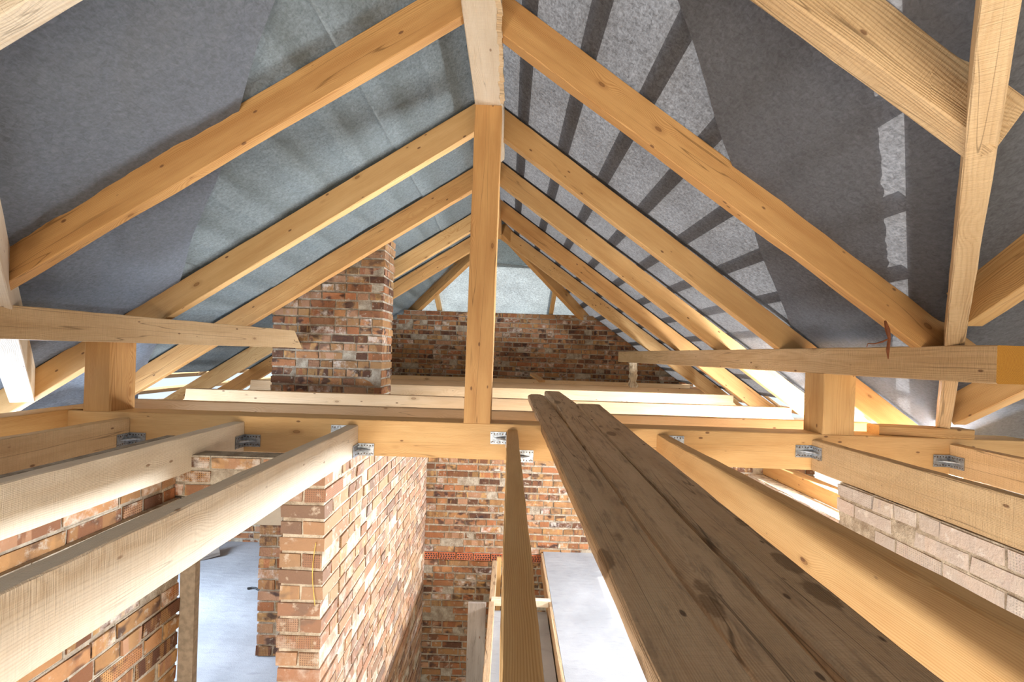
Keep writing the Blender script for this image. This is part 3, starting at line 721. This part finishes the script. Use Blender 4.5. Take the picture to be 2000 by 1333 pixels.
# ---------------------------------------------------------------- battens outside the sheets (seen as shadows)
def plainbox_beam(name, p0, p1, side, w, h, lab, cat, grp):
    o = beam(name, p0, p1, side, w, h, SAWN, sa=(.5, .5), ha=(0, 1), seg=1.5, jit=0.001); tag(o, lab, cat, grp); return o
for side in (-1, 1):
    s = SL if side < 0 else SR
    nrm = Vector((side*s, 0, 1)).normalized(); dn = Vector((side, 0, -s)).normalized()
    word = 'left' if side < 0 else 'right'
    for k in range(13):
        hx_ = .215+.272*k
        x = XR+side*hx_
        y0 = max(-1.3, vR(x)+.22); y1 = 6.2+1.35*hx_
        z = mainz(x)
        base = Vector((x, 0, z))+nrm*.032
        plainbox_beam('roof_batten', base+Vector((0, y0, 0)), base+Vector((0, y1, 0)), dn, .085, .03,
                      'tiling batten above the %s slope, seen as a shadow band along the underlay' % word, 'batten', 'tiling battens above the %s slope' % word)
    for D in ((3.22, 4.18, 5.32, 6.15) if side < 0 else (3.32, 4.29, 5.38, 6.38)):
        p0 = Vector((XR+side*.05, D-RW/2, mainz(XR+side*.05)+.010)); xe = XR+side*3.2
        p1 = Vector((xe, D-RW/2, mainz(xe)+.010))
        plainbox_beam('counter_batten', p0, p1, (0, 1, 0), .055, .022, 'counter batten fixed above a rafter of the %s slope' % word, 'batten', 'counter battens above the %s slope' % word)
    # valley board
    a, n = (vaR, vnR) if side > 0 else (vaL, vnL)
    d = Vector((-n.y, n.x, 0)); 
    if d.y < 0: d = -d
    def vp(D, off): 
        x = XR+side*(.283+.855*D); return Vector((x, D+off, mainz(x)+.02))
    q0, q1 = vp(.2, .08), vp(3.6, .08)
    q0.z = mainz(q0.x)+.030; q1.z = mainz(q1.x)+.030
    o = beam('valley_board', q0, q1, (n.x, n.y, -side*0), .19, .025, SAWN, sa=(.5, .5), ha=(0, 1), seg=1.0)
    tag(o, 'board along the %s valley above the underlay' % word, 'board')

# ---------------------------------------------------------------- stairwell bits and small things
o = beam('formwork_board', (-.135, 3.35, -1.4), (-.135, 4.30, 0.0), (1, 0, 0), .22, .03, GREYW, sa=(.5, .5)); 
bpy.data.objects.remove(o)
pa = atY(956, 1170, 4.36)
o = beam('formwork_board', (-.21, 4.2, -1.7), (-.21, 4.2, .005), (1, 0, 0), .155, .03, GREYW, sa=(.5, .5), ha=(.5, .5)); tag(o, 'grey formwork board standing upright in the stairwell', 'board')
o = beam('formwork_rail', (-.085, 1.2, -.21), (-.085, 5.1, -.21), (1, 0, 0), .05, .2, OLD, sa=(.5, .5)); tag(o, 'dark edge board running along the stair landing', 'board')
o = beam('stair_timber', (-.09, 4.28, -.02), (.43, 4.28, -.02), (0, 1, 0), .05, .06, PALE, sa=(.5, .5), ha=(.5, .5)); tag(o, 'white cross timber closing the far end of the stair landing', 'timber')
o = beam('stair_post', (-.04, 5.18, -1.4), (-.04, 5.18, -.02), (1, 0, 0), .05, .05, WARM, sa=(.5, .5)); tag(o, 'thin upright lath against the end wall of the stairwell', 'lath')
o = beam('slab_edge_board', (.425, 1.0, -.17), (.425, 5.3, -.17), (1, 0, 0), .028, .17, OLD, sa=(.5, .5)); tag(o, 'brown edge board along the right concrete slab', 'board')
mb = MB(); mb.box((0, 0, 0), (Vector((.8, .6, 0)).normalized(), Vector((-.6, .8, 0)).normalized(), Vector((0, 0, 1))), (.13, .08, .018)); o = mb.build('scrap_board', [GREYW]); o.location = (-3.02, 4.92, .05); o.rotation_euler = (.35, .1, 0); tag(o, 'dirty grey scrap board lying by the wall of the left room', 'board')
pts = [(-2.25+.03*k, 4.30+.02*math.sin(k*1.1), .012) for k in range(5)]
mb = MB(); mb.tube(pts, .009); tag(mb.build('rubber_scrap', [BLACK]), 'small black curl of rubber on the left room floor', 'scrap')
# bark strip hanging from the right rafter
p = atY(1728, 640, 2.17)
mb = MB(); mb.tube([p+Vector(q) for q in ((0, 0, .03), (.004, -.01, -.01), (.012, -.012, -.05), (.008, -.01, -.10), (.014, -.006, -.14))], [.004, .010, .006, .007, .002], 6)
mb.tube([p+Vector(q) for q in ((.012, -.012, -.05), (-.02, -.014, -.065), (-.055, -.016, -.075), (-.085, -.016, -.075), (-.09, -.016, -.09))], [.003, .004, .003, .002, .002], 5)
tag(mb.build('bark_strip', [BARK]), 'torn strip of red bark dangling from the right rafter with the knot', 'bark')
pts = [(-.875, 2.322, Z(-.93-.05*k)+.0) for k in range(7)]; pts = [(x-.012*math.sin(k*.6)-.02, y, z) for k, (x, y, z) in enumerate(pts)]
mb = MB(); mb.tube(pts, .0022, 5); tag(mb.build('yellow_cord', [YEL]), 'thin yellow cord hanging down the end of the partition wall', 'cord')

# ---------------------------------------------------------------- light
wd = bpy.data.worlds.new('sky'); sc.world = wd; wd.use_nodes = True
nt = wd.node_tree; nt.nodes.clear()
bg = nt.nodes.new('ShaderNodeBackground'); ow = nt.nodes.new('ShaderNodeOutputWorld'); nt.links.new(bg.outputs[0], ow.inputs[0])
bg.inputs[0].default_value = (.74, .86, 1.0, 1); bg.inputs[1].default_value = 1.0
sun = bpy.data.lights.new('sun', 'SUN'); sun.energy = 7.5; sun.angle = math.radians(.6); sun.color = (1.0, .95, .88)
so = bpy.data.objects.new('sun', sun); COL.objects.link(so)
sd = Vector((.70, .20, .67)).normalized(); so.rotation_euler = sd.to_track_quat('Z', 'Y').to_euler(); so.location = sd*12
def area_lamp(name, loc, aim, sx, sy, e, col):
    l = bpy.data.lights.new(name, 'AREA'); l.shape = 'RECTANGLE'; l.size = sx; l.size_y = sy; l.energy = e; l.color = col
    o = bpy.data.objects.new(name, l); COL.objects.link(o); o.location = loc
    o.rotation_euler = (-Vector(aim).normalized()).to_track_quat('Z', 'Y').to_euler(); return o
area_lamp('eaves_daylight', (2.985, 3.75, Z(-.86)), (-1, -.12, .10), 1.3, .44, 390, (.84, .91, 1.0))      # right eaves opening above the knee wall
area_lamp('daylight_area', (-3.66, 3.25, Z(-1.15)), (1, -.05, -.35), 1.3, .8, 170, (.66, .80, 1.0))        # window of the left room
area_lamp('daylight_area', (-1.52, -.35, Z(-1.42)), (1, .35, 0), 1.3, .7, 80, (.95, .97, 1.0))            # added fill lamp for the right wall, in an unseen left-wall gap
area_lamp('daylight_area', (0, -3.15, Z(-1.4)), (0, 1, .1), 4.0, 1.0, 215, (1.0, .87, .70))               # added fill lamp behind the camera for the timber fronts

# ---------------------------------------------------------------- camera
cam = bpy.data.cameras.new('camera'); co = bpy.data.objects.new('camera', cam); COL.objects.link(co)
cam.sensor_width = 36; cam.lens = F/2000*36; cam.shift_x = 5/2000; cam.shift_y = 25.5/2000; cam.clip_start = .02
co.matrix_world = Matrix.Translation((0, 0, H)) @ Matrix.Rotation(math.radians(90), 4, 'X') @ Matrix.Rotation(ROLL, 4, 'Z')
sc.camera = co
sc.view_settings.view_transform = 'Standard'; sc.view_settings.look = 'None'; sc.view_settings.gamma = 1; sc.view_settings.exposure = 0.25
sc.cycles.use_denoising = True
sc.cycles.max_bounces = 6; sc.cycles.diffuse_bounces = 3; sc.cycles.adaptive_threshold = .05; sc.cycles.transmission_bounces = 4
sc.cycles.sample_clamp_indirect = 8
